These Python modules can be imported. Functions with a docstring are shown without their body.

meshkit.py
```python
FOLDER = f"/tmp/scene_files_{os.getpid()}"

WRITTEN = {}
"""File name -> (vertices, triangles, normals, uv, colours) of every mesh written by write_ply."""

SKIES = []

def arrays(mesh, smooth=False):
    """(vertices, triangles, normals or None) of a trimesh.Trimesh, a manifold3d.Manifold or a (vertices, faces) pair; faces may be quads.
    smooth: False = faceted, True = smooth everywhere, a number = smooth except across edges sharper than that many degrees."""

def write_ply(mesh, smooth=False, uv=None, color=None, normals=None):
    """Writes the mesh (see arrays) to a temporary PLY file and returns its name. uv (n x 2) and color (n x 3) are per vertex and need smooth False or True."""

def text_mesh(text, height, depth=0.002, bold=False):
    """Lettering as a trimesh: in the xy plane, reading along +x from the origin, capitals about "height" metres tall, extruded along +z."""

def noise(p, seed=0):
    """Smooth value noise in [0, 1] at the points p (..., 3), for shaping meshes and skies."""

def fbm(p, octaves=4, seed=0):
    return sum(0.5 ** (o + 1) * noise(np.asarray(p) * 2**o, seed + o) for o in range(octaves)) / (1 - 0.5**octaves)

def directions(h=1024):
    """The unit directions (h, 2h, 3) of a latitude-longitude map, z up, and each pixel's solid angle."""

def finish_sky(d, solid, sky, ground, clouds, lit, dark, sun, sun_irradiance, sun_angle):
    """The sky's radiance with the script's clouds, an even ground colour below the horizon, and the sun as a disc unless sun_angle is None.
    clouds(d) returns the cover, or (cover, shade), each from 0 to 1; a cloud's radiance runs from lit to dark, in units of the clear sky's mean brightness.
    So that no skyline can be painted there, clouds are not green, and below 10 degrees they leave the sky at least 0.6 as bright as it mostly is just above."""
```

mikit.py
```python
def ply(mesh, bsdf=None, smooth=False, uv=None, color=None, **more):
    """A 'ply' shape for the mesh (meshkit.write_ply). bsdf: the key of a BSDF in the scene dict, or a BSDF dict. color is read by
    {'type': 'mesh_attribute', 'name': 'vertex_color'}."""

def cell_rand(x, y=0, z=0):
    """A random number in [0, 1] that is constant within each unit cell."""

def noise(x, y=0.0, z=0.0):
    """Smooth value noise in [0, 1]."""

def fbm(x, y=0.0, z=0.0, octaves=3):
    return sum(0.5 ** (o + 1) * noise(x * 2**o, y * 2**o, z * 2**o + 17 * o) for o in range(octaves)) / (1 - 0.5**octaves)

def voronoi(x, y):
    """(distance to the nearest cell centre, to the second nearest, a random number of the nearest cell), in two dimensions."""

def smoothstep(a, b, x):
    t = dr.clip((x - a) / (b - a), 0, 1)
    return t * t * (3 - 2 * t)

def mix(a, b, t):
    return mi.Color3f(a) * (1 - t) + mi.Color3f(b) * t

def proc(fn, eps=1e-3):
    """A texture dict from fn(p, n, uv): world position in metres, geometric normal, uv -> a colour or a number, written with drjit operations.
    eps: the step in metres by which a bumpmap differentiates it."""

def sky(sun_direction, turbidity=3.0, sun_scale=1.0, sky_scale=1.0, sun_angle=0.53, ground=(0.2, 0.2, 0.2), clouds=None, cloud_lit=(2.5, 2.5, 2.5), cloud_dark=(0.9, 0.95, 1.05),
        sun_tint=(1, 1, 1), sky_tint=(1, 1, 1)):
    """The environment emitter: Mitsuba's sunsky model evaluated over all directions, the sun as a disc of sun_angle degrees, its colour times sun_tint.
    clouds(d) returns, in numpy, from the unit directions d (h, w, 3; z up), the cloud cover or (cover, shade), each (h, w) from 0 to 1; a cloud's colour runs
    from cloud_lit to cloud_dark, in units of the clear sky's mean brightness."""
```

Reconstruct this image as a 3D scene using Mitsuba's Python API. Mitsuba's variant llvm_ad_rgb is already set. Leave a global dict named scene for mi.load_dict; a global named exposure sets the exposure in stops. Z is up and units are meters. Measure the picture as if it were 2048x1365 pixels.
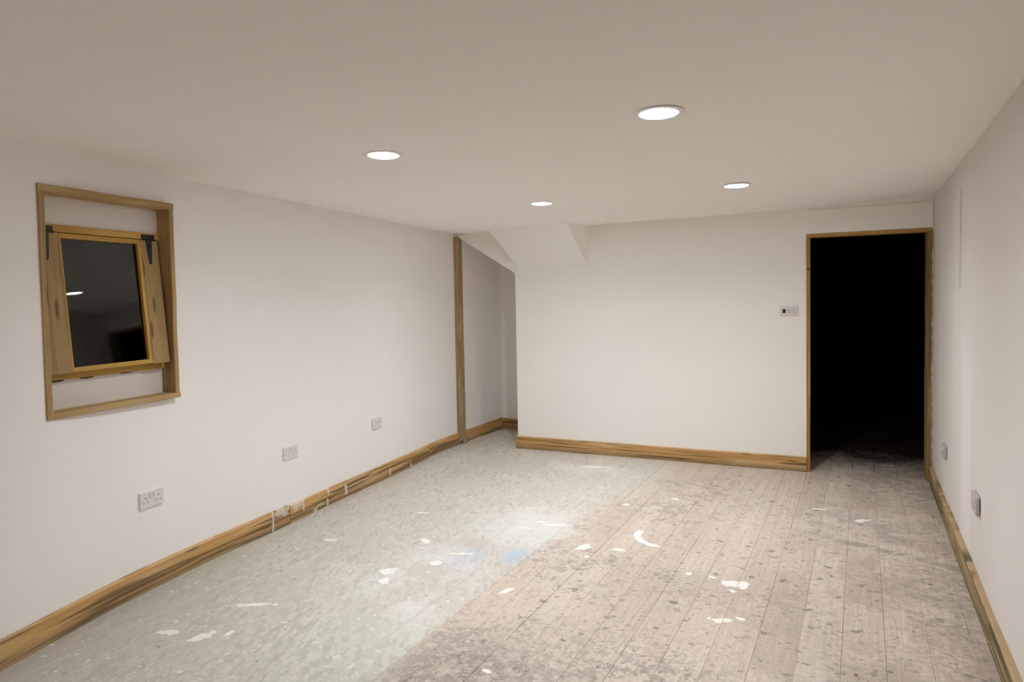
import math
import numpy as np
import trimesh
import shapely.geometry as sg
import mitsuba as mi
import drjit as dr
import mikit
import meshkit
from mikit import noise, fbm, voronoi, cell_rand, smoothstep, mix, proc
from scipy.interpolate import PchipInterpolator, Rbf

scene, labels = {}, {}
rng = np.random.default_rng(7)
T = mi.ScalarTransform4f

# ------------------------------------------------------------------ camera, light level
exposure = 0.29
TINT = np.array([1.0, 1.05, 1.085])            # colour of the lamps' light
DISC = 14.0                                   # radiance of each downlight's diffuser
BEAMS = ((1.5, 10.0, 89.0), (2.5, 8.0, 72.0), (1.6, 5.0, 54.0))   # its lens: intensity and half angles of the three overlapping beams
F_PX, EYE = 1270.0, np.array([0.0, 0.0, 1.45])
yaw, pitch, roll = math.radians(28.914), math.atan(45 / 1270.0), math.radians(1.04)
F0 = np.array([-math.sin(yaw), math.cos(yaw), 0]); R0 = np.array([math.cos(yaw), math.sin(yaw), 0]); U0 = np.array([0, 0, 1.0])
FW = F0 * math.cos(pitch) - U0 * math.sin(pitch); U1 = U0 * math.cos(pitch) + F0 * math.sin(pitch)
UP = U1 * math.cos(roll) + R0 * math.sin(roll)
scene['camera'] = {'type': 'perspective', 'fov': math.degrees(2 * math.atan(1024 / F_PX)), 'fov_axis': 'x', 'near_clip': 0.02, 'far_clip': 60.0,
                   'principal_point_offset_x': 0.0, 'principal_point_offset_y': 45.0 / 1365.0,
                   'to_world': T().look_at(origin=EYE.tolist(), target=(EYE + FW).tolist(), up=UP.tolist())}


# ------------------------------------------------------------------ helpers
def lab(key, label=None, category=None, group=None, kind=None):
    d = {k: v for k, v in (('label', label), ('category', category), ('group', group), ('kind', kind)) if v}
    labels[key] = d


def number(key):
    if key not in USED:
        USED.add(key); return key
    i = 1
    while f'{key}_{i:03d}' in USED: i += 1
    USED.add(f'{key}_{i:03d}'); return f'{key}_{i:03d}'


USED = set()


def put(name, mesh, bsdf, parent=None, smooth=False, uv=None, **more):
    key = number(f'{parent}__{name}' if parent else name)
    scene[key] = mikit.ply(mesh, bsdf, smooth=smooth, uv=uv, **more)
    return key


def frame(origin, right, up):
    """4x4 from local (x right, y up, z out) to the world."""
    r = np.asarray(right, float); r /= np.linalg.norm(r)
    u = np.asarray(up, float); u -= r * (u @ r); u /= np.linalg.norm(u)
    m = np.eye(4); m[:3, 0], m[:3, 1], m[:3, 2], m[:3, 3] = r, u, np.cross(r, u), origin
    return m


def beam(p0, p1, wide, deep, side, ch=0.003, wob=0.0, seg=1, seed=0):
    """A timber from p0 to p1 (centre line). side: direction of its width. Chamfered long edges; uv = metres along, metres around."""
    p0, p1, side = (np.asarray(v, float) for v in (p0, p1, side))
    a = p1 - p0; L = np.linalg.norm(a); a /= L
    s = side - a * (side @ a); s /= np.linalg.norm(s)
    d = np.cross(a, s)
    w, t, c = wide / 2, deep / 2, min(ch, wide / 4, deep / 4)
    prof = np.array([(-w + c, -t), (w - c, -t), (w, -t + c), (w, t - c), (w - c, t), (-w + c, t), (-w, t - c), (-w, -t + c)])
    per = np.concatenate([[0], np.cumsum(np.linalg.norm(np.roll(prof, -1, 0) - prof, axis=1))])
    r = np.random.default_rng(seed)
    V, UV, Fc = [], [], []
    n = seg + 1
    off = r.uniform(0, 9)
    jit = [(r.normal(0, wob, 2) if wob else np.zeros(2)) for _ in range(n)]
    for i in range(8):
        j = (i + 1) % 8
        base = len(V)
        for k in range(n):
            for q, pr in ((i, per[i]), (j, per[i + 1])):
                o = prof[q] + jit[k] * (np.abs(prof[q]) > 0)
                V.append(p0 + a * L * k / seg + s * o[0] + d * o[1]); UV.append((off + L * k / seg, off * 0.37 + pr))
        for k in range(seg):
            b = base + 2 * k
            Fc += [(b, b + 2, b + 3), (b, b + 3, b + 1)]
    for k, flip in ((0, False), (seg, True)):
        b = len(V)
        for q in range(8):
            o = prof[q] + jit[k]
            V.append(p0 + a * L * k / seg + s * o[0] + d * o[1]); UV.append((off + o[0] * 0.3, off * 0.37 + o[1]))
        for q in range(1, 7):
            Fc.append((b, b + q + 1, b + q) if flip else (b, b + q, b + q + 1))
    V, Fc = np.array(V), np.array(Fc)
    m = trimesh.Trimesh(V, Fc, process=False)
    if m.volume < 0: Fc = Fc[:, ::-1]
    return (V, Fc), np.array(UV)


def wood_beam(name, parent, bsdf, *a, **k):
    mesh, uv = beam(*a, **k)
    return put(name, mesh, bsdf, parent, uv=uv)


def apply(mesh, m):
    mesh = mesh.copy(); mesh.apply_transform(m); return mesh


def rplate(w, h, t, r=0.006, ch=0.003, z0=0.0):
    """A plate w x h x t with round corners and a bevelled front, back at z0."""
    b = sg.box(-w / 2 + r, -h / 2 + r, w / 2 - r, h / 2 - r)
    a1, a2 = np.array(b.buffer(r, quad_segs=5).exterior.coords), np.array(b.buffer(r - ch, quad_segs=5).exterior.coords)
    pts = np.vstack([np.c_[a1, np.full(len(a1), z0)], np.c_[a1, np.full(len(a1), z0 + t - ch)], np.c_[a2, np.full(len(a2), z0 + t)]])
    return trimesh.convex.convex_hull(pts)


def lathe(profile, n=48):
    return trimesh.creation.revolve(np.array(profile), sections=n)


def box(x0, x1, y0, y1, z0, z1):
    m = trimesh.creation.box((x1 - x0, y1 - y0, z1 - z0)); m.apply_translation(((x0 + x1) / 2, (y0 + y1) / 2, (z0 + z1) / 2)); return m


def grid(P):
    """P (a, b, 3) -> vertices, faces."""
    a, b = P.shape[:2]
    i = np.arange(a * b).reshape(a, b)
    q = np.stack([i[:-1, :-1], i[1:, :-1], i[1:, 1:], i[:-1, 1:]], -1).reshape(-1, 4)
    return P.reshape(-1, 3), q


# ------------------------------------------------------------------ materials
def diffuse(fn): return {'type': 'twosided', 'bsdf': {'type': 'diffuse', 'reflectance': proc(fn)}}


def plaster(base, seed, extra=None):
    base = np.array(base)

    def fn(p, n, uv):
        c = fbm(p.x * 1.3 + seed, p.y * 1.3 + seed, p.z * 1.3, 3)
        d = fbm(p.x * 9 + seed, p.y * 9, p.z * 9, 2)
        o = mi.Color3f(*base.tolist()) * (0.975 + 0.035 * c + 0.015 * d) + mi.Color3f(0.012, 0.0, 0.008) * (c - 0.5)
        return extra(o, p) if extra else o
    return diffuse(fn)


scene['plaster_left'] = plaster((0.90, 0.872, 0.860), 3)
scene['plaster_back'] = plaster((0.90, 0.875, 0.845), 11)


def patchy(c, p):
    """Uneven tone on the right wall: whiter vertical bands, one greyer band by the doorway, a plaster step shadow painted as a grey line."""
    w = 0.12 * (fbm(p.y * 3, p.z * 1.1, 2.0, 3) - 0.5)
    up = smoothstep(1.45, 0.75, p.z + 0.5 * w)
    whiter_band = (1 - smoothstep(0.10, 0.26, dr.abs(p.y - 3.98 + w))) * up  # whiter vertical band, fading out with height
    whiter_band = dr.maximum(whiter_band, (1 - smoothstep(0.10, 0.5, dr.abs(p.y - 2.9 + 2 * w))) * smoothstep(1.1, 0.5, p.z) * 0.5)
    grey = (1 - smoothstep(0.10, 0.40, dr.abs(p.y - 4.75 + w))) * smoothstep(0.25, 0.6, p.z) * 0.5
    mark = (1 - smoothstep(0.02, 0.045, dr.abs(p.y - 4.215 + 0.05 * (p.z - 1.7)))) * smoothstep(1.43, 1.47, p.z) * (1 - smoothstep(1.95, 2.03, p.z))  # shadow of a step in the plaster, painted as a grey line
    c = mix(c, mi.Color3f(0.84, 0.81, 0.805), whiter_band * 0.42)
    return c * (1 - 0.13 * grey) * (1 - 0.22 * mark * (0.6 + 0.8 * fbm(p.y * 30, p.z * 14, 0.0, 2)))


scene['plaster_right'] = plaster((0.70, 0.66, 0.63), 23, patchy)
scene['plaster_ceiling'] = plaster((0.945, 0.925, 0.90), 31)
scene['panel_white'] = plaster((0.74, 0.68, 0.65), 41)


def wood(base, dark, pale, seed, streak=0.55, knots=1.0, extra=None):
    base, dark, pale = [mi.ScalarColor3f(*c) for c in (base, dark, pale)]

    def fn(p, n, uv):
        u, v = uv.x, uv.y
        w = v + 0.012 * fbm(u * 2.2 + seed, v * 9, seed, 2)
        g = fbm(u * 1.6 + seed, w * 70, seed, 3)
        g2 = fbm(u * 7 + seed, w * 260, seed + 4, 2)
        big = fbm(u * 2.6 + seed * 3, v * 22, seed, 3)
        d, _, r = voronoi(u * 2.3 + seed * 1.7, v * 13)
        kn = (1 - smoothstep(0.06, 0.14, d)) * dr.select(r > 0.62, 1.0, 0.0) * knots
        c = mix(base, pale, smoothstep(0.48, 0.75, big))
        c = mix(c, dark, smoothstep(0.50, 0.78, g) * streak)
        c = mix(c, dark, smoothstep(0.56, 0.78, fbm(u * 1.9 + seed * 5, v * 34, seed + 9, 3)) * streak)
        c = mix(c, mi.Color3f(dark) * 0.5, kn * 0.8) * (0.86 + 0.28 * g2)
        return extra(c, p, n, uv) if extra else c
    return {'type': 'twosided', 'bsdf': {'type': 'principled', 'base_color': proc(fn), 'roughness': 0.6, 'specular': 0.3}}


DRIPS = [(2.705, 0.0, 0.12, 0.007), (2.80, 0.07, 0.12, 0.006), (2.985, 0.05, 0.12, 0.008), (3.225, 0.0, 0.05, 0.008), (3.24, 0.08, 0.12, 0.010), (3.43, 0.02, 0.09, 0.014), (3.98, 0.02, 0.07, 0.010), (4.30, 0.0, 0.03, 0.010)]


def drips_and_highlight(c, p, n, uv):
    q = mi.Float(0)
    wy = p.y + 0.012 * (noise(p.z * 40, p.y * 3) - 0.5)
    for y, z0, z1, w in DRIPS:
        q = dr.maximum(q, (1 - smoothstep(w * 0.5, w * 1.3, dr.abs(wy - y))) * smoothstep(z0 - 0.006, z0 + 0.004, p.z) * (1 - smoothstep(z1, z1 + 0.006, p.z)))
    sm = smoothstep(2.70, 2.75, p.y) * (1 - smoothstep(2.93, 3.02, p.y)) * smoothstep(0.055, 0.085, p.z) * smoothstep(0.40, 0.62, fbm(p.y * 22, p.z * 30, 0.0, 3))
    sm = dr.maximum(sm, smoothstep(3.05, 3.1, p.y) * (1 - smoothstep(3.22, 3.25, p.y)) * (1 - smoothstep(0.03, 0.05, p.z)) * smoothstep(0.42, 0.6, fbm(p.y * 30, p.z * 60, 3.0, 3)))
    c = mix(c, mi.Color3f(0.62, 0.43, 0.23), smoothstep(0.108, 0.118, p.z) * smoothstep(0.3, 0.5, fbm(p.y * 5, p.x * 5, 2.0, 3)) * 0.6)  # top edge highlight painted in as a lighter tone
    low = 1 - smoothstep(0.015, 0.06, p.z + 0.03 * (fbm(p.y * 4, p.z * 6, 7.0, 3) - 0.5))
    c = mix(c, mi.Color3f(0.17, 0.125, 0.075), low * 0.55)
    return mix(c, mi.Color3f(0.66, 0.61, 0.55), dr.maximum(q * 0.9, sm * 0.7))


scene['wood_skirting'] = wood((0.52, 0.30, 0.115), (0.13, 0.085, 0.04), (0.62, 0.41, 0.20), 2.0, 0.9, 0.7, drips_and_highlight)
scene['wood_old'] = wood((0.23, 0.16, 0.072), (0.065, 0.055, 0.028), (0.33, 0.225, 0.11), 5.0, 0.8, 0.7)


def pale_top(c, p, n, uv):
    return mix(c, mi.Color3f(0.46, 0.32, 0.18), smoothstep(0.104, 0.118, p.z) * smoothstep(0.25, 0.5, fbm(p.y * 9, p.z * 20, 0.0, 3)) * 0.8)  # top of the skirting coloured paler in uneven patches


scene['wood_old_skirting'] = wood((0.225, 0.165, 0.075), (0.06, 0.055, 0.028), (0.31, 0.215, 0.105), 6.0, 0.85, 0.7, pale_top)
scene['wood_frame'] = wood((0.400, 0.262, 0.116), (0.200, 0.119, 0.044), (0.480, 0.332, 0.160), 7.0, 0.5, 0.6)
scene['wood_stile'] = wood((0.360, 0.233, 0.100), (0.200, 0.119, 0.048), (0.430, 0.297, 0.132), 12.0, 0.45, 1.0)
scene['wood_bead'] = wood((0.500, 0.297, 0.068), (0.330, 0.178, 0.036), (0.580, 0.366, 0.104), 15.0, 0.35, 0.3)
scene['wood_door'] = wood((0.420, 0.243, 0.068), (0.200, 0.114, 0.032), (0.500, 0.307, 0.100), 19.0, 0.4, 0.5)
scene['wood_post'] = wood((0.345, 0.252, 0.140), (0.240, 0.163, 0.076), (0.460, 0.342, 0.176), 25.0, 0.35, 0.7)
scene['foam'] = diffuse(lambda p, n, uv: mix(mi.Color3f(0.34, 0.24, 0.11), mi.Color3f(0.60, 0.50, 0.36), smoothstep(0.45, 0.7, fbm(p.x * 40, p.y * 40, p.z * 22, 3))))
scene['black_iron'] = {'type': 'principled', 'base_color': {'type': 'rgb', 'value': [0.012, 0.012, 0.012]}, 'roughness': 0.45, 'specular': 0.4}
scene['white_plastic'] = {'type': 'principled', 'base_color': {'type': 'rgb', 'value': [0.72, 0.675, 0.665]}, 'roughness': 0.35, 'specular': 0.4}
scene['grey_plastic'] = {'type': 'principled', 'base_color': {'type': 'rgb', 'value': [0.60, 0.555, 0.55]}, 'roughness': 0.4, 'specular': 0.4}
scene['mid_grey_plastic'] = {'type': 'principled', 'base_color': {'type': 'rgb', 'value': [0.43, 0.375, 0.375]}, 'roughness': 0.45, 'specular': 0.4}  # darker grey plastic for the right wall's plates
scene['dark_plastic'] = {'type': 'principled', 'base_color': {'type': 'rgb', 'value': [0.02, 0.016, 0.012]}, 'roughness': 0.4, 'specular': 0.4}
scene['lamp_white'] = {'type': 'principled', 'base_color': {'type': 'rgb', 'value': [0.78, 0.74, 0.70]}, 'roughness': 0.45, 'specular': 0.4}
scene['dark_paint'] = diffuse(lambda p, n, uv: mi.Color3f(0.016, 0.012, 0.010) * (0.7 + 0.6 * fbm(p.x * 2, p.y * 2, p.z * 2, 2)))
scene['gap_dirt_hall_shade'] = diffuse(lambda p, n, uv: mix(mi.Color3f(0.36, 0.285, 0.20), mi.Color3f(0.02, 0.015, 0.01), smoothstep(5.5, 5.8, p.y)) * (0.7 + 0.6 * fbm(p.x * 9, p.y * 9, p.z, 2)))  # dirt in the gaps, with the hall's shade painted in past the doorway
scene['pane_glass'] = {'type': 'thindielectric', 'int_ior': 1.46}

# ---- the floor: bare boards on the right, worn grey-green paint on the left, splashes of white paint
PITCH, X0 = 0.1555, 0.239
PAINT_EDGE = X0 - 12 * PITCH


def blob(p, x, y, rx, ry, rough=0.5, rot=0.0, f=30.0):
    dx, dy = p.x - x, p.y - y
    if rot:
        c, s = math.cos(rot), math.sin(rot); dx, dy = dx * c + dy * s, dy * c - dx * s
    r = dr.sqrt(dr.square(dx / rx) + dr.square(dy / ry))
    return r + rough * (NZ['n'] - 0.5)


NZ = {}
WHITE = [(-0.57, 3.235, 0.055, 0.035, 0.9, 0), (-0.51, 3.25, 0.022, 0.05, 0.6, 0), (-0.55, 3.16, 0.02, 0.02, 0.8, 0), (-2.28, 3.01, 0.045, 0.025, 0.3, -0.5), (-2.04, 2.78, 0.035, 0.03, 0.4, 0),
         (-2.20, 2.58, 0.045, 0.035, 0.8, 0.5), (-2.15, 2.48, 0.03, 0.03, 1.0, 0), (-1.40, 3.34, 0.03, 0.06, 0.5, -0.4), (-1.21, 3.39, 0.04, 0.02, 0.6, 0.2), (-1.53, 2.67, 0.02, 0.05, 0.7, -0.4),
         (-1.33, 3.22, 0.02, 0.012, 0.9, 0), (-0.67, 3.27, 0.018, 0.012, 0.5, 0), (-0.78, 3.26, 0.015, 0.02, 0.5, 0), (-2.54, 2.0, 0.10, 0.016, 0.9, 0.55), (-2.50, 1.71, 0.03, 0.055, 0.9, -0.3),
         (-2.42, 1.78, 0.015, 0.03, 0.8, 0), (-2.66, 1.66, 0.05, 0.02, 0.8, 0.3), (-2.81, 2.77, 0.05, 0.02, 0.8, 0.5), (-1.16, 4.41, 0.03, 0.02, 1.0, 0), (-1.43, 4.15, 0.02, 0.02, 0.8, 0),
         (-0.55, 2.85, 0.05, 0.018, 1.2, 0.4), (-0.47, 2.90, 0.03, 0.012, 1.0, 0.2), (0.0, 4.50, 0.05, 0.02, 1.0, 0.6), (-0.25, 4.62, 0.05, 0.012, 1.0, 0.3), (-1.66, 3.60, 0.05, 0.016, 1.2, 0.25), (-1.73, 3.57, 0.035, 0.014, 1.2, 0.3), (-1.80, 3.60, 0.03, 0.015, 1.2, 0.2),
         (-1.95, 4.96, 0.10, 0.03, 1.0, 0.2), (-1.83, 3.46, 0.05, 0.012, 1.3, 0.3), (-1.27, 2.05, 0.02, 0.012, 0.6, 0), (-1.98, 2.95, 0.06, 0.012, 0.9, 0.4), (-2.6, 3.4, 0.05, 0.012, 0.9, 0.5)]


def floor_colour(p, n, uv):
    x, y = p.x, p.y
    C = mi.Color3f
    i = dr.floor((X0 - x) / PITCH)
    br = cell_rand(i, 3)                                         # one number per board
    NZ['n'] = fbm(x * 45, y * 45, 0.0, 3)
    n1 = fbm(x * 1.1 + 3, y * 1.1, 0.0, 4)
    n2 = fbm(x * 4.5, y * 4.5 + 9, 2.0, 4)
    n3 = fbm(x * 17, y * 17, 5.0, 3)
    n4 = fbm(x * 38 + 5, y * 55, 7.0, 3)
    fine = fbm(x * 110, y * 90, 8.0, 3)
    # bare boards
    fig = dr.select(dr.abs(i - 3) < 0.5, 1.0, smoothstep(0.58, 0.68, fbm(x * 2.4 + br * 9, y * 1.3, 4.0, 3)))
    xb = (x - (X0 - (i + 0.5) * PITCH)) / PITCH                  # -0.5 to 0.5 across the board
    arch = dr.sqrt(dr.square(xb * 1.6 + 0.12 * (n2 - 0.5)) + 0.03) * 26 + y * (5 + 3 * br) + 2.2 * n2
    ring = dr.abs(dr.sin(arch * 2.6))
    grain = fbm(x * 130, y * 4.0 + br * 40, 1.0, 3)
    c = mix(C(0.525, 0.450, 0.385), C(0.565, 0.495, 0.430), br)
    c = mix(c, C(0.43, 0.365, 0.315), smoothstep(0.45, 0.75, n1) * 0.6)
    c *= 0.89 + 0.20 * grain
    c *= 1 - 0.22 * fig * (1 - smoothstep(0.1, 0.55, ring)) * smoothstep(0.3, 0.6, n2 + 0.1)
    c = mix(c, C(0.36, 0.30, 0.265), dr.select(dr.abs(i - 3) < 0.5, 0.38, 0.0) * smoothstep(3.9, 3.2, y) * smoothstep(0.3, 0.6, n2))
    c = mix(c, C(0.52, 0.42, 0.355), smoothstep(0.48, 0.68, fbm(x * 2 + 40, y * 2, 0.0, 3)) * 0.35)
    # bluish worn patch, dark purple-grey stains
    blue = (1 - smoothstep(0.7, 1.2, blob(p, -0.15, 4.36, 0.32, 0.26, 0.9))) * smoothstep(0.30, 0.55, n2)
    c = mix(c, C(0.335, 0.325, 0.33), blue * 0.6)
    line = (1 - smoothstep(0.02, 0.05, dr.abs(y - 4.06 + 0.25 * (x + 0.1) + 0.10 * (n2 - 0.5)))) * smoothstep(-0.25, -0.05, x) * smoothstep(0.32, 0.55, n3)
    c = mix(c, C(0.24, 0.21, 0.195), line * 0.6)
    sm = 0.45 * fbm(x * 26, y * 34, 3.0, 4) + 0.55 * fbm(x * 75, y * 95, 3.0, 3)
    st = (1 - smoothstep(0.3, 1.4, blob(p, -1.28, 2.00, 0.45, 0.26, 0.8))) * smoothstep(0.38, 0.58, sm)
    st = dr.maximum(st, (1 - smoothstep(0.2, 1.4, blob(p, -0.75, 2.15, 0.6, 0.42, 0.8))) * smoothstep(0.42, 0.60, 0.5 * fbm(x * 22, y * 30, 6.0, 4) + 0.5 * fbm(x * 80, y * 100, 2.0, 3)) * 0.9)
    c = mix(c, C(0.235, 0.20, 0.195), st * 0.72)
    right = smoothstep(-0.55, 0.25, x) * smoothstep(0.40, 0.64, 0.6 * n2 + 0.4 * n4)
    c = mix(c, C(0.33, 0.27, 0.235), right * 0.55)
    c = mix(c, C(0.33, 0.285, 0.255), smoothstep(0.50, 0.66, 0.5 * fbm(x * 13 + 9, y * 17, 4.0, 4) + 0.5 * fbm(x * 60, y * 80, 4.0, 3)) * smoothstep(0.40, 0.60, fbm(x * 1.9, y * 1.9 + 4, 2.0, 3)) * 0.75)
    # scuffs and specks
    warp = 0.5 * (n3 - 0.5)
    d, _, r = voronoi(x * 9.0 + warp + 0.25 * y, y * 11.0 + warp)
    mark = d + 0.55 * (n4 - 0.5) + 0.30 * (n3 - 0.5)
    sc = (1 - smoothstep(0.02, 0.13, mark)) * dr.select(r > 0.50, 1.0, 0.0) * smoothstep(-1.75, -1.1, x + 0.2 * (3 - y))
    c = mix(c, C(0.165, 0.145, 0.135), sc * (0.35 + 0.4 * cell_rand(r * 97, 5)))
    d2, _, r2 = voronoi(x * 26 + 3 + warp, y * 30 + warp)
    sp = (1 - smoothstep(0.06, 0.2, d2 + 0.45 * (fine - 0.5))) * dr.select(r2 > 0.70, 1.0, 0.0)
    c = mix(c, C(0.215, 0.185, 0.165), sp * 0.5)
    c = mix(c, C(0.64, 0.58, 0.52), (1 - smoothstep(0.05, 0.16, d2 + 0.45 * (fine - 0.5))) * dr.select(r2 < 0.05, 1.0, 0.0) * 0.8)
    d4, _, r4 = voronoi(x * 15 + 5 + 0.8 * warp, y * 21 + warp)
    fl = (1 - smoothstep(0.03, 0.15, d4 + 0.55 * (n4 - 0.5) + 0.3 * (fine - 0.5))) * dr.select(r4 > 0.55, 1.0, 0.0) * smoothstep(-1.75, -1.2, x + 0.2 * (3 - y))
    c = mix(c, C(0.20, 0.17, 0.155), fl * (0.2 + 0.45 * cell_rand(r4 * 89, 2)))
    c *= (0.79 + 0.22 * fine) * (0.97 + 0.06 * grain)
    c *= C(1.02, 1.0, 0.975)
    c = mix(c, C(0.62, 0.52, 0.40), smoothstep(0.474, 0.490, xb + 0.008 * (n3 - 0.5)) * smoothstep(0.40, 0.6, fbm(y * 3.0, i * 5.1, 4.0, 2)) * 0.7)
    # grey-green paint
    scr = 0.5 * fbm(x * 60 + y * 12, y * 40 - x * 5, 2.0, 4) + 0.5 * fbm(x * 90, y * 120, 6.0, 3)              # fine brush and scrape marks
    g = mix(C(0.518, 0.502, 0.460), C(0.478, 0.474, 0.420), smoothstep(0.35, 0.65, n1 + 0.3 * (n3 - 0.5)))
    g = mix(g, C(0.515, 0.468, 0.432), smoothstep(0.42, 0.66, fbm(x * 2.1 + 7, y * 2.1 + 5, 3.0, 4) + 0.25 * (scr - 0.5)) * 0.75)
    g = mix(g, C(0.640, 0.615, 0.580), smoothstep(0.46, 0.66, scr + 0.45 * (n2 - 0.5)) * 0.42)
    g = mix(g, C(0.360, 0.345, 0.315), smoothstep(0.52, 0.72, fbm(x * 48 + y * 18 + 60, y * 22, 5.0, 4) + 0.4 * (n2 - 0.5)) * 0.42)
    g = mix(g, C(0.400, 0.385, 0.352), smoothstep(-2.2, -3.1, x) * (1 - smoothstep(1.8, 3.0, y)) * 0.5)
    sg_ = smoothstep(0.482, 0.494, dr.abs(xb)) * smoothstep(0.35, 0.6, fbm(y * 2.2, i * 7.3, 0.0, 2))
    g = mix(g, C(0.68, 0.645, 0.58), sg_ * 0.75)
    g *= C(1.02, 1.0, 0.965) * (0.86 + 0.16 * fine)
    d3, _, r3 = voronoi(x * 15 + 11 + warp, y * 17 + warp)
    m3 = d3 + 0.5 * (n4 - 0.5)
    g = mix(g, C(0.65, 0.615, 0.575), (1 - smoothstep(0.02, 0.14, m3)) * dr.select(r3 > 0.72, 1.0, 0.0) * 0.75)
    g = mix(g, C(0.18, 0.16, 0.145), (1 - smoothstep(-0.04, 0.05, m3)) * dr.select(r3 < 0.14, 1.0, 0.0) * 0.75)
    edge = PAINT_EDGE + 0.20 * smoothstep(3.6, 5.2, y) + 0.10 * (fbm(y * 2.5, x * 3, 1.0, 3) - 0.5) * smoothstep(3.0, 4.2, y)
    soft = 0.012 + 0.16 * smoothstep(2.9, 4.6, y) + 0.05 * smoothstep(2.3, 1.7, y)
    t = 1 - smoothstep(edge - soft, edge + soft, x + 0.05 * (n3 - 0.5))
    c = mix(c, g, t)
    # chalky haze and blue paint
    hz = dr.maximum((1 - smoothstep(0.2, 1.3, blob(p, -1.82, 3.50, 0.42, 0.42, 0.9))) * 0.9, (1 - smoothstep(0.2, 1.3, blob(p, -1.98, 2.58, 0.30, 0.62, 0.9, 0.35))) * 0.85)
    hz = dr.maximum(hz, (1 - smoothstep(0.2, 1.3, blob(p, -1.98, 4.92, 0.45, 0.25, 0.9))) * 0.75)
    c = mix(c, C(0.595, 0.58, 0.55), hz * smoothstep(0.28, 0.60, n2 + 0.3 * (n3 - 0.5)) * smoothstep(PAINT_EDGE + 0.35, PAINT_EDGE + 0.05, x))
    bl = (1 - smoothstep(0.3, 1.25, blob(p, -1.69, 3.06, 0.085, 0.13, 0.8))) * 0.9
    bl = dr.maximum(bl, (1 - smoothstep(0.2, 1.25, blob(p, -1.93, 2.93, 0.12, 0.20, 0.9))) * 0.45)
    c = mix(c, C(0.38, 0.44, 0.56), bl * smoothstep(0.25, 0.55, fine))
    # white paint
    w = mi.Float(0)
    for bx, by, rx, ry, rough, rot in WHITE:
        w = dr.maximum(w, 1 - smoothstep(0.85, 1.05, blob(p, bx, by, rx, ry, rough * 1.8, rot)))
    cr = dr.sqrt(dr.square(x + 1.035) + dr.square(y - 3.69))
    ang = dr.atan2(y - 3.69, x + 1.035)
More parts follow.
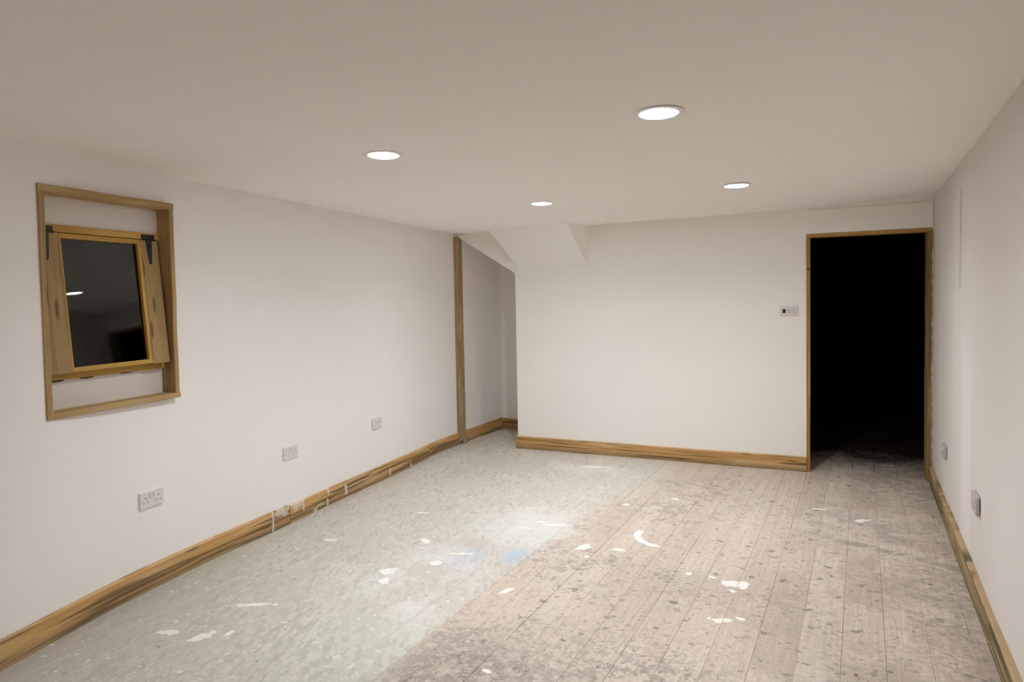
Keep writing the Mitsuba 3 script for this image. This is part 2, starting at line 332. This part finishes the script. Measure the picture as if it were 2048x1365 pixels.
    taper = smoothstep(-1.25, -1.9, ang) * dr.select(ang < 0, 1.0, 0.0) + dr.select(ang > 2.85, 1.0, 0.0)
    w = dr.maximum(w, (1 - smoothstep(0.016 * taper, 0.024 * taper + 0.002, dr.abs(cr - 0.152) + 0.012 * (NZ['n'] - 0.5))) * dr.select(taper > 0.02, 1.0, 0.0))
    c = mix(c, C(0.74, 0.715, 0.68), w * (0.80 + 0.2 * fine))
    yl = 1 - smoothstep(0.8, 1.1, blob(p, -0.19, 4.67, 0.06, 0.012, 0.8, 0.2))
    c = mix(c, C(0.60, 0.47, 0.26), yl * 0.6)
    rd = 1 - smoothstep(0.8, 1.1, blob(p, -0.02, 2.66, 0.008, 0.012, 0.5))
    c = mix(c, C(0.22, 0.06, 0.03), rd * 0.8)
    hall_shade = smoothstep(5.62, 6.50, y + 0.45 * (n2 - 0.5) + 0.30 * (n4 - 0.5))      # the unlit next room's shade, painted near-black into the boards past the threshold
    return mix(c, C(0.030, 0.020, 0.014), hall_shade)


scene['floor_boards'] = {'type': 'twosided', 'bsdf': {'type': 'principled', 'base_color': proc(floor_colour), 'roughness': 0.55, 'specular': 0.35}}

# ------------------------------------------------------------------ the shell
LW = PchipInterpolator([-2.6, 0.0, 1.165, 1.70, 2.32, 2.69, 3.36, 4.11, 5.01, 5.39, 6.2], [-2.55, -2.80, -3.008, -3.135, -3.222, -3.248, -3.323, -3.385, -3.490, -3.492, -3.462])   # x of the left wall's face at y
RWx = lambda y: np.interp(y, [-2.6, 3.0, 5.65, 9.0], [0.475, 0.473, 0.459, 0.459])
BA, BD = np.array([-2.877, 5.286]), np.array([0.9943, 0.1071])                  # the back wall: a point and its direction
BN = np.array([BD[1], -BD[0]])                                                   # towards the room
back_y = lambda x: BA[1] + (x - BA[0]) * BD[1] / BD[0]
CP = np.array([(0.47, 2.7, 2.145), (0.47, 3.6, 2.135), (0.46, 5.62, 2.137), (-0.42, 5.55, 2.098), (-1.27, 5.46, 2.082), (-2.13, 5.37, 2.074), (-3.45, 5.24, 2.063), (-3.43, 4.29, 2.070), (-3.27, 2.85, 2.096),
               (-3.14, 1.9, 2.110), (-3.07, 1.55, 2.128), (-0.65, 2.3, 2.106), (-1.92, 2.3, 2.106), (-1.95, 4.03, 2.10), (-0.68, 4.08, 2.106), (0.47, 0.0, 2.14), (-1.3, 0.0, 2.115), (-2.8, 0.0, 2.13), (-1.2, -2.5, 2.115), (0.47, -2.5, 2.13), (-2.5, -2.5, 2.12)])
_rbf = Rbf(CP[:, 0], CP[:, 1], CP[:, 2], function='linear', smooth=0.002)
ceil_z = lambda x, y: _rbf(x, y)

# floor: the bed under the boards, and every board
k = put('floor', box(-3.9, 1.2, -2.6, 9.2, -0.08, -0.0025), 'gap_dirt_hall_shade')
lab(k, 'bare and paint-worn floorboards running from the camera towards the dark doorway', kind='structure')
br_ = np.random.default_rng(21)
joints = {2: [4.38], 3: [4.36], 4: [2.86, 4.9], 5: [4.14], 0: [3.9], 1: [2.4]}
for kb in range(-2, 24):
    xa = X0 - kb * PITCH
    xb = xa - PITCH
    if xa > 0.52: xa = 0.52
    painted = kb >= 12
    gap = 0.0011 if painted else br_.uniform(0.0011, 0.0022)
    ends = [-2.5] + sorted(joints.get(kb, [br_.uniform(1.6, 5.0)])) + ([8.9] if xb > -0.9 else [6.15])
    for ya, yb in zip(ends[:-1], ends[1:]):
        h = br_.uniform(-0.0006, 0.0006) * (0.4 if painted else 1)
        c, g = (0.0008 if painted else 0.0014), gap / 2
        a0, a1, b0, b1 = xb + g, xa - g, ya + 0.001, yb - 0.001
        V = np.array([(a0, b0, -0.02), (a1, b0, -0.02), (a1, b1, -0.02), (a0, b1, -0.02), (a0, b0, h - c), (a1, b0, h - c), (a1, b1, h - c), (a0, b1, h - c), (a0 + c, b0 + c, h), (a1 - c, b0 + c, h), (a1 - c, b1 - c, h), (a0 + c, b1 - c, h)])
        Q = [(0, 3, 2, 1), (0, 1, 5, 4), (1, 2, 6, 5), (2, 3, 7, 6), (3, 0, 4, 7), (4, 5, 9, 8), (5, 6, 10, 9), (6, 7, 11, 10), (7, 4, 8, 11), (8, 9, 10, 11)]
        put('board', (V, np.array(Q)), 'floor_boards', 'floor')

# ceiling
gx, gy = np.meshgrid(np.linspace(-3.75, 0.62, 60), np.linspace(-2.6, 6.2, 110), indexing='ij')
gz = ceil_z(gx, gy) + 0.006 * (meshkit.fbm(np.stack([gx * 1.4, gy * 1.4, gx * 0], -1), 3, 5) - 0.5)
k = put('ceiling', grid(np.stack([gx, gy, gz], -1)), 'plaster_ceiling', smooth=True)
lab(k, 'low uneven white plaster ceiling with four round downlights', kind='structure')

# left wall with the window hole
OW = np.array([-3.055, 1.403, 0.0]); DW = np.array([-0.1454, 0.9894, 0.0]); NW = np.array([0.9894, 0.1454, 0.0])   # the window's lower left corner line, its direction and its normal
WS, WZ0, WZ1 = 0.674, 0.952, 1.965
wp = lambda s, z, dep=0.0: OW + DW * s - NW * dep + np.array([0, 0, z])
ys = np.unique(np.round(np.concatenate([np.linspace(-2.6, 6.1, 118), [1.425, 2.05]]), 4)); ys = ys[(np.abs(ys - 1.425) > 0.03) & (np.abs(ys - 2.05) > 0.03) | np.isin(ys, [1.425, 2.05])]
zs = np.array([-0.02, 0.2, 0.4, 0.6, 0.8, 0.975, 1.1, 1.3, 1.5, 1.7, 1.94, 2.0, 2.05, 2.1, 2.22])
YY, ZZ = np.meshgrid(ys, zs, indexing='ij')
XX = LW(YY) + 0.008 * (meshkit.fbm(np.stack([YY * 1.7, ZZ * 1.7, YY * 0], -1), 3, 9) - 0.5)
P = np.stack([XX, YY, ZZ], -1)
V, Q = grid(P)
cen = P.reshape(-1, 3)[Q].mean(1)
hole = (cen[:, 1] > 1.425) & (cen[:, 1] < 2.05) & (cen[:, 2] > 0.975) & (cen[:, 2] < 1.94)
k = put('wall_left', (V, Q[~hole][:, ::-1]), 'plaster_left', smooth=True)
lab(k, 'long white plaster wall with the timber window and three sockets', kind='structure')

# right wall, wavy plaster near the doorway
ys = np.linspace(-2.6, 5.75, 140); zs = np.linspace(-0.02, 2.25, 30)
YY, ZZ = np.meshgrid(ys, zs, indexing='ij')
near = np.clip((YY - 3.4) / 1.2, 0, 1)
XX = RWx(YY) + 0.009 * (meshkit.fbm(np.stack([YY * 1.6, ZZ * 0.8, YY * 0], -1), 3, 4) - 0.5) + near * 0.006 * (meshkit.fbm(np.stack([YY * 6, ZZ * 0.7, YY * 0], -1), 2, 14) - 0.5)
sk = np.abs(YY - 4.215) < 0.02
XX = XX + 0.0 * sk
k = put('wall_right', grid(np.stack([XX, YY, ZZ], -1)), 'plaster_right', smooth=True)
lab(k, 'white plaster wall on the right, slightly wavy near the doorway', kind='structure')

# back wall: one slab with the doorway and the sloped alcove opening cut out
TH = 0.10
to_b = lambda x: (x - BA[0]) / BD[0]
sl, dl, dr_ = to_b(-3.62), to_b(-0.391), to_b(0.452)
poly = sg.Polygon([(0, -0.02), (dl, -0.02), (dl, 1.893), (dr_, 1.895), (dr_, -0.02), (to_b(0.70), -0.02), (to_b(0.70), 2.25), (sl, 2.25), (sl, 2.125), (to_b(-3.43), 2.008), (0, 1.664)])
m = trimesh.creation.extrude_polygon(poly, TH, engine='earcut')
MB = frame([BA[0], BA[1], 0], [BD[0], BD[1], 0], [0, 0, 1])           # local x along, y up, z towards the room
m.apply_translation([0, 0, -TH])
k = put('wall_back', apply(m, MB), 'plaster_back')
lab(k, 'white back wall between the understairs alcove and the doorway', kind='structure')
# sloped boxing under the ceiling above the alcove corner
tt = np.linspace(0, 1, 14)[:, None, None]; ss = np.linspace(0, 1, 14)[None, :, None]
c4 = [np.array(q) for q in ((-2.992, 4.930, 2.100), (-2.139, 4.745, 2.112), (-2.847, 5.300, 1.715), (-2.178, 5.372, 1.707))]
front = (c4[0] * (1 - ss) + c4[1] * ss) * (1 - tt) + (c4[2] * (1 - ss) + c4[3] * ss) * tt
Vf, Qf = grid(front)
side = [(-2.139, 4.745, 2.112), (-2.178, 5.372, 1.707), (-2.137, 5.39, 2.14), (-2.139, 4.745, 2.14)], [(-2.992, 4.930, 2.100), (-2.992, 4.930, 2.14), (-2.90, 5.32, 2.14), (-2.847, 5.300, 1.715)]
tris = [trimesh.Trimesh(Vf, np.vstack([Qf[:, [0, 1, 2]], Qf[:, [0, 2, 3]]]), process=False)] + [trimesh.Trimesh(np.array(q), [(0, 1, 2), (0, 2, 3)], process=False) for q in side]
k = put('ceiling_boxing', trimesh.util.concatenate(tris), 'plaster_ceiling', smooth=25)
lab(k, 'sloped white plaster boxing between the ceiling and the back wall beside the alcove', kind='structure')
# the alcove behind
k = put('wall_alcove', box(-3.75, -2.6, 6.03, 6.13, -0.02, 2.2), 'plaster_left'); lab(k, 'shaded white wall at the back of the understairs alcove', kind='structure')
k = put('wall_alcove_side', box(-2.80, -2.72, 5.36, 6.08, -0.02, 1.75), 'plaster_back'); lab(k, 'plaster side wall inside the alcove', kind='structure')
q = np.array([(-3.62, 5.30, 2.15), (-2.70, 5.40, 1.58), (-2.70, 6.08, 1.58), (-3.62, 6.08, 2.15)])
k = put('ceiling_alcove', trimesh.convex.convex_hull(np.vstack([q, q + [0, 0, 0.05]])), 'plaster_back'); lab(k, 'sloped plaster soffit over the understairs alcove', kind='structure')
# unseen wall behind the camera, set close to bounce light forward
k = put('wall_rear', box(-2.95, 0.7, -1.05, -0.95, -0.02, 2.25), 'plaster_back'); lab(k, 'plain unseen white wall behind the camera, set close to bounce light', kind='structure')
# the unlit room beyond the doorway
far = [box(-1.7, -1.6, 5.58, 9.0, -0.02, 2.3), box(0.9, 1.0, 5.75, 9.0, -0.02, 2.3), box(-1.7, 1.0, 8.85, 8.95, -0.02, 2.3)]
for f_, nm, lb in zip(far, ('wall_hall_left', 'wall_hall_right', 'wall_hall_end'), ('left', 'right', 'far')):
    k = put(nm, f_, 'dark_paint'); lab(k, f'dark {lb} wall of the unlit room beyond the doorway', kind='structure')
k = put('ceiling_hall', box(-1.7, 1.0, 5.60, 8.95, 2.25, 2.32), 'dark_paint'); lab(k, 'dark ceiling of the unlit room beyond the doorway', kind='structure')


# ------------------------------------------------------------------ skirting boards
def skirt(line, h, th, inward, bsdf, key, lift=0.0, seed=0, wob=0.002):
    """A board along a floor line (n, 2) of the wall's face, th thick towards `inward`."""
    line = np.asarray(line, float)
    r = np.random.default_rng(seed)
    d = np.gradient(line, axis=0); d /= np.linalg.norm(d, axis=1, keepdims=True)
    nn = np.stack([d[:, 1], -d[:, 0]], -1)
    nn *= np.sign((nn @ np.asarray(inward)).mean())
    s = np.concatenate([[0], np.cumsum(np.linalg.norm(np.diff(line, axis=0), axis=1))]) + seed * 1.37
    hh = h + wob * (meshkit.noise(np.stack([s * 2.3, s * 0, s * 0], -1), seed) - 0.5) * 2
    prof = [(0, -0.004), (1, -0.004), (1, -0.006 + 1), (0.72, 1.0), (-0.2, 1.0)]
    V, UV, Fc = [], [], []
    rows = [(1.0, 0.0, 0.0), (1.0, -0.007, 0.115), (0.75, 0.0, 0.122), (-0.6, 0.0, 0.145)]
    P = []
    for t, dz, v in rows:
        z = lift * np.clip((0.75 - s + seed * 1.37) / 0.75 + 2.2, 0, 1) if v == 0 else hh + dz
        P.append(np.c_[line + nn * th * t, z])
    for i in range(3):
        b = len(V)
        for kk in range(len(s)):
            V += [P[i][kk], P[i + 1][kk]]; UV += [(s[kk], rows[i][2]), (s[kk], rows[i + 1][2])]
        for kk in range(len(s) - 1):
            a = b + 2 * kk
            Fc += [(a, a + 2, a + 3), (a, a + 3, a + 1)]
    for kk, fl in ((0, 1), (len(s) - 1, 0)):                          # ends
        b = len(V)
        for i in (0, 1, 2, 3):
            V.append(P[i][kk]); UV.append((s[kk] + 0.1 * i, rows[i][2]))
        V.append(np.r_[line[kk] - nn[kk] * th * 0.15, 0.0]); UV.append((s[kk], 0.02))
        for i in range(1, 4): Fc.append((b, b + i, b + i + 1))
    return put('board', (np.array(V), np.array(Fc)), bsdf, key, uv=np.array(UV))


yy = lambda a, b: np.linspace(a, b, max(4, int((b - a) / 0.08)))
for i, (a, b, h) in enumerate(((-2.5, 0.9, 0.122), (0.902, 2.849, 0.119), (2.852, 4.62, 0.116), (4.622, 5.99, 0.115))):
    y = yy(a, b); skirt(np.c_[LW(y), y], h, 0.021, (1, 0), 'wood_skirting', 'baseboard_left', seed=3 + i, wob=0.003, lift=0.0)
lab('baseboard_left', 'orange-brown timber skirting along the left wall, with white plaster drips', kind='structure')
x = np.linspace(-3.46, -2.80, 8); skirt(np.c_[x, np.full(8, 6.03)], 0.115, 0.02, (0, -1), 'wood_skirting', 'baseboard_alcove', seed=8)
lab('baseboard_alcove', 'short timber skirting at the back of the alcove', kind='structure')
t = np.linspace(-0.012, to_b(-0.393), 30)
skirt(BA + t[:, None] * BD, 0.117, 0.021, BN, 'wood_skirting', 'baseboard_back', seed=12, wob=0.003)
lab('baseboard_back', 'orange-brown streaked timber skirting along the back wall', kind='structure')
for i, (a, b) in enumerate(((-2.5, 3.12), (3.123, 5.60))):
    y = yy(a, b); skirt(np.c_[RWx(y), y], 0.120, 0.025, (-1, 0), 'wood_old_skirting', 'baseboard_right', seed=16 + i, wob=0.003)
lab('baseboard_right', 'weathered olive-brown timber skirting along the right wall', kind='structure')

# ------------------------------------------------------------------ alcove post, doorway lining, panel over the doorway
wood_beam('post', 'trim_2', 'wood_post', (-3.470, 5.215, 0.03), (-3.478, 5.215, 2.035), 0.105, 0.03, (0, 1, 0), ch=0.003, wob=0.0012, seg=8, seed=4)
lab('trim_2', 'tall brown-grey timber post at the left edge of the alcove opening', kind='structure')
put('foot_block', apply(rplate(0.05, 0.04, 0.02, 0.006, 0.004), frame([-3.452, 5.235, 0.018], [0.1, 1, 0], [0, 0, 1])), 'foam', 'trim_2')
bw = lambda x, z, out=0.0: np.array([x + BN[0] * out, back_y(x) + BN[1] * out, z])
D3 = np.array([BD[0], BD[1], 0.0])
wood_beam('jamb', 'door_1', 'wood_door', bw(-0.3775, -0.001, -0.052), bw(-0.3745, 1.87, -0.052), 0.027, 0.125, D3, ch=0.002, wob=0.0006, seg=6, seed=2)
wood_beam('head', 'door_1', 'wood_door', bw(-0.391, 1.8825, -0.052), bw(0.445, 1.886, -0.052), 0.125, 0.024, (0, 1, 0), ch=0.002, wob=0.0006, seg=4, seed=5)
wood_beam('jamb', 'door_1', 'wood_old', bw(0.438, -0.001, -0.052), bw(0.440, 1.872, -0.052), 0.024, 0.125, D3, ch=0.002, wob=0.0012, seg=10, seed=9)
put('knot', apply(lathe([(0, 0), (0.009, 0), (0.008, 0.0015), (0, 0.0022)], 14), MB @ frame([to_b(-0.377), 1.62, 0.0105], [1, 0, 0], [0, 1, 0])), 'black_iron', 'door_1__jamb')
lab('door_1', 'open doorway lined with rough yellow timber into a dark room', kind='structure')
# torn foam and plaster edge along the right jamb
zz = np.linspace(0.02, 1.88, 60)
ed = 0.006 + 0.012 * meshkit.fbm(np.stack([zz * 7, zz * 0, zz * 0], -1), 3, 3)
rows = []
for z, e in zip(zz, ed):
    rows.append([bw(0.447, z, 0.009), bw(0.450, z, 0.010 + e * 0.5), bw(0.452 + e * 0.25, z, 0.006 + e), bw(0.470, z, 0.004 + e * 0.4)])
put('foam_strip', grid(np.array(rows)), 'foam', 'door_1', smooth=True)
pm = rplate(to_b(0.456) - to_b(-0.372), 0.186, 0.012, 0.003, 0.002)
k = put('trim_1', apply(pm, MB @ frame([(to_b(0.456) + to_b(-0.372)) / 2, 1.994, 0.0005], [1, 0.009, 0], [0, 1, 0])), 'plaster_back')
lab(k, 'white board panel above the doorway', kind='structure')

# ------------------------------------------------------------------ window
ML = lambda s, z, dep: frame(wp(s, z, dep), DW, [0, 0, 1])
X3 = np.array([0, 0, 1.0])
W1 = 'window_1'
lab(W1, 'timber lined window recess with a tilted inward casement on the left wall', kind='structure')
DEP = 0.115
wood_beam('lining', W1, 'wood_frame', wp(0.0125, WZ0, DEP / 2), wp(0.0125, WZ1, DEP / 2), 0.025, DEP, DW, ch=0.002, wob=0.0007, seg=6, seed=31)
wood_beam('lining', W1, 'wood_frame', wp(WS - 0.0125, WZ0 + 0.012, DEP / 2), wp(WS - 0.0125, WZ1 - 0.01, DEP / 2), 0.025, DEP, DW, ch=0.002, wob=0.0007, seg=6, seed=32)
wood_beam('lining', W1, 'wood_frame', wp(0.0, WZ1 - 0.0165, DEP / 2 - 0.001), wp(WS, WZ1 - 0.0165, DEP / 2 - 0.001), DEP, 0.033, NW, ch=0.003, wob=0.0007, seg=5, seed=33)
wood_beam('lining', W1, 'wood_frame', wp(0.02, WZ0 + 0.013, DEP / 2 - 0.001), wp(WS + 0.004, WZ0 + 0.010, DEP / 2 - 0.001), DEP, 0.026, NW, ch=0.003, wob=0.0007, seg=5, seed=34)
for z0, z1 in ((1.80, 1.94), (0.97, 1.125)):
    put('infill_panel', apply(rplate(0.635, z1 - z0, 0.016, 0.002, 0.001), ML(WS / 2, (z0 + z1) / 2, 0.107)), 'panel_white', W1)
wood_beam('top_rail', W1, 'wood_bead', wp(0.022, 1.789, 0.095), wp(WS - 0.022, 1.790, 0.095), 0.034, 0.032, X3, ch=0.002, wob=0.0005, seg=4, seed=35)
wood_beam('bottom_rail', W1, 'wood_bead', wp(0.022, 1.128, 0.092), wp(WS - 0.026, 1.122, 0.092), 0.034, 0.040, X3, ch=0.002, wob=0.0008, seg=5, seed=36)
for s in (0.10, 0.24, 0.44):
    put('foam_blob', apply(trimesh.creation.icosphere(2, 1.0), frame(wp(s, 1.106, 0.088), DW, X3) @ np.diag([0.035, 0.005, 0.006, 1])), 'black_iron', W1)
# the casement, hung at the top, its foot swung into the room
TILT = math.radians(5.2)
SZ = 1.770
UPS = X3 * math.cos(TILT) - NW * math.sin(TILT)                                  # up along the sash
OUTS = NW * math.cos(TILT) + X3 * math.sin(TILT)                                 # its room side
sp = lambda s, d, o=0.0: wp(s, SZ, 0.073) - UPS * d + OUTS * o                    # s along, d down from the top, o proud
SA = W1 + '__casement'
wood_beam('stile', SA, 'wood_stile', sp(0.080, 0.000, -0.010), sp(0.080, 0.628, -0.010), 0.098, 0.022, DW, ch=0.002, wob=0.0006, seg=5, seed=41)
wood_beam('stile', SA, 'wood_stile', sp(0.5835, 0.000, -0.010), sp(0.5855, 0.633, -0.010), 0.098, 0.022, DW, ch=0.002, wob=0.0006, seg=5, seed=42)
wood_beam('rail', SA, 'wood_bead', sp(0.13, 0.011, -0.011), sp(0.535, 0.011, -0.011), 0.022, 0.020, UPS, ch=0.002, seed=43)
wood_beam('rail', SA, 'wood_bead', sp(0.13, 0.618, -0.011), sp(0.537, 0.618, -0.011), 0.022, 0.020, UPS, ch=0.002, seed=44)
wood_beam('bead', SA, 'wood_bead', sp(0.1335, 0.020, -0.012), sp(0.1345, 0.610, -0.012), 0.010, 0.014, DW, ch=0.002, seed=45)
wood_beam('bead', SA, 'wood_bead', sp(0.5265, 0.020, -0.010), sp(0.5275, 0.610, -0.010), 0.020, 0.018, DW, ch=0.002, seed=46)
gp = [sp(s_, d_, -0.015 - (s_ - 0.33) * 0.0166 + (d_ - 0.31) * 0.005) for s_, d_ in ((0.125, 0.012), (0.53, 0.012), (0.53, 0.615), (0.125, 0.615))]   # sits a little skew in its rebate
put('pane', (np.array(gp), np.array([(0, 3, 2, 1)])), 'pane_glass', SA)
lab(SA + '__pane', 'dark glass pane reflecting a downlight')
for j, (s0, s1, c0, c1) in enumerate(((0.030, 0.105, 0.048, 0.082), (0.545, 0.618, 0.562, 0.596))):
    bar = apply(rplate(s1 - s0, 0.026, 0.004, 0.002, 0.001), frame(wp((s0 + s1) / 2, 1.785, 0.079), DW, X3))
    hk = put('strap_hinge', bar, 'black_iron', W1)
    mid = (c0 + c1) / 2
    pl = sg.Polygon([(c0, 0.0), (c1, 0.0), (mid + 0.007, -0.118), (mid + 0.003, -0.124), (mid - 0.003, -0.124), (mid - 0.007, -0.118)])
    st = trimesh.creation.extrude_polygon(pl, 0.004, engine='earcut')
    M = np.eye(4); M[:3, 0], M[:3, 1], M[:3, 2], M[:3, 3] = DW, UPS, OUTS, sp(0, 0, 0.001)
    put('strap', apply(st, M), 'black_iron', hk)
    kn = trimesh.creation.cylinder(0.005, s1 - s0, sections=16)
    put('knuckle', apply(kn, frame(wp((s0 + s1) / 2, 1.771, 0.073), X3, NW)), 'black_iron', hk)
    lab(hk, 'black iron T-hinge')


# ------------------------------------------------------------------ sockets and switch
def double_socket(origin, right, label, w=0.138, h=0.086, t=0.012, plate='white_plastic'):
    key = number('wall_socket')
    M = frame(origin, right, [0, 0, 1])
    put('plate', apply(rplate(w, h, t, 0.006, 0.003, -0.004), M), plate, key)
    for sx in (-1, 1):
        put('rocker', apply(rplate(0.011, 0.019, 0.004, 0.001, 0.001), M @ frame([sx * 0.0105, 0.019, t - 0.005], [1, 0, 0], [0, 1, 0])), 'grey_plastic', key)
        cx = sx * 0.037
        for hx, hy, ww, hh in ((0, 0.010, 0.0045, 0.0095), (-0.0115, -0.012, 0.0065, 0.0045), (0.0115, -0.012, 0.0065, 0.0045)):
            put('pin_hole', apply(rplate(ww, hh, 0.0008, 0.001, 0.0003), M @ frame([cx + hx, hy, t - 0.0043], [1, 0, 0], [0, 1, 0])), 'dark_plastic', key)
        put('screw', apply(lathe([(0, 0), (0.0035, 0), (0.003, 0.0012), (0, 0.0014)], 12), M @ frame([sx * 0.060, 0.0, t - 0.0043], [1, 0, 0], [0, 1, 0])), 'grey_plastic', key)
    lab(key, label, 'socket')


def wall_frame(y):
    e = 0.02
    d = np.array([LW(y + e) - LW(y - e), 2 * e, 0.0]); d /= np.linalg.norm(d)
    return np.array([float(LW(y)), y, 0.0]), d


def on_left(y, z):
    p, d = wall_frame(y); return p + [0, 0, z] + np.array([d[1], -d[0], 0]) * 0.004, d


o, d = on_left(1.90, 0.455)
double_socket(o, d, 'white double socket nearest the window, with black pin holes showing')
o, d = on_left(2.886, 0.459)
double_socket(o, d, 'white double socket in the middle of the left wall, between two other plates', w=0.134)
o, d = on_left(3.84, 0.466)
key = number('wall_plate'); M = frame(o, d, [0, 0, 1])
put('plate', apply(rplate(0.118, 0.086, 0.012, 0.006, 0.003, -0.004), M), 'white_plastic', key)
for sx in (-1, 1):
    put('outlet', apply(rplate(0.026, 0.026, 0.003, 0.002, 0.001), M @ frame([sx * 0.022, 0.008, 0.0065], [1, 0, 0], [0, 1, 0])), 'grey_plastic', key)
lab(key, 'plain white wall plate nearest the alcove on the left wall', 'wall plate')
for y, z, w, lb in ((3.585, 0.450, 0.14, 'grey double socket on the right wall nearer the camera'), (4.79, 0.423, 0.13, 'small grey socket on the right wall nearer the doorway')):
    double_socket(np.array([float(RWx(y)) - 0.007, y, z]), np.array([0, -1.0, 0]), lb, w=w, t=0.014, plate='mid_grey_plastic')

key = number('light_switch'); M = MB @ frame([to_b(-0.517), 1.291, 0.0], [1, 0, 0], [0, 1, 0])
put('plate', apply(rplate(0.134, 0.079, 0.010, 0.005, 0.003, -0.001), M), 'white_plastic', key)
put('rocker', apply(rplate(0.022, 0.030, 0.004, 0.003, 0.001), M @ frame([-0.036, -0.002, 0.0085], [1, 0, 0], [0, 1, 0])), 'dark_plastic', key)
for sx in (0.0, 0.036):
    put('rocker', apply(rplate(0.026, 0.034, 0.003, 0.003, 0.001), M @ frame([sx, -0.002, 0.0085], [1, 0, 0], [0, 1, 0])), 'grey_plastic', key)
lab(key, 'white three-gang switch plate with one black rocker, left of the doorway', 'light switch')
lab(key + '__rocker', 'black rocker')

# ------------------------------------------------------------------ downlights
for (x, y), lb in (((-0.648, 2.301), 'largest downlight, nearest the camera on the right'), ((-1.912, 2.279), 'leftmost downlight, in line with the window'),
                   ((-1.970, 4.025), 'downlight nearest the sloped boxing and alcove'), ((-0.677, 4.100), 'downlight nearest the doorway')):
    key = number('downlight')
    M = np.eye(4); M[:3, 3] = (x, y, float(ceil_z(x, y)) + 0.001)
    ring = lathe([(0.069, -0.0045), (0.072, -0.0065), (0.089, -0.0058), (0.0915, -0.0045), (0.0915, -0.0032), (0.078, -0.0032), (0.078, 0.03), (0.069, 0.03), (0.069, -0.0045)], 64)
    put('rim', apply(ring, M), 'lamp_white', key, smooth=30)
    disc = lathe([(0, -0.0105), (0.064, -0.0100), (0.0688, -0.0080), (0.0690, -0.002), (0, -0.002)], 64)
    if disc.volume < 0: disc.invert()
    put('diffuser', apply(disc, M), 'lamp_white', key, emitter={'type': 'area', 'radiance': {'type': 'rgb', 'value': (TINT * DISC).tolist()}})
    for q, (power, inner, outer) in enumerate(BEAMS):
        scene[key + '__beam' + (f'_{q:03d}' if q else '')] = {'type': 'spot', 'intensity': {'type': 'rgb', 'value': (TINT * power).tolist()}, 'beam_width': inner, 'cutoff_angle': outer,
                                                              'to_world': T().look_at(origin=[x, y, M[2, 3] - 0.018], target=[x, y, 0.0], up=[0, 1, 0])}
    lab(key, 'round white recessed ' + lb, 'downlight', group='ceiling downlights')
    lab(key + '__diffuser', 'glowing white diffuser')
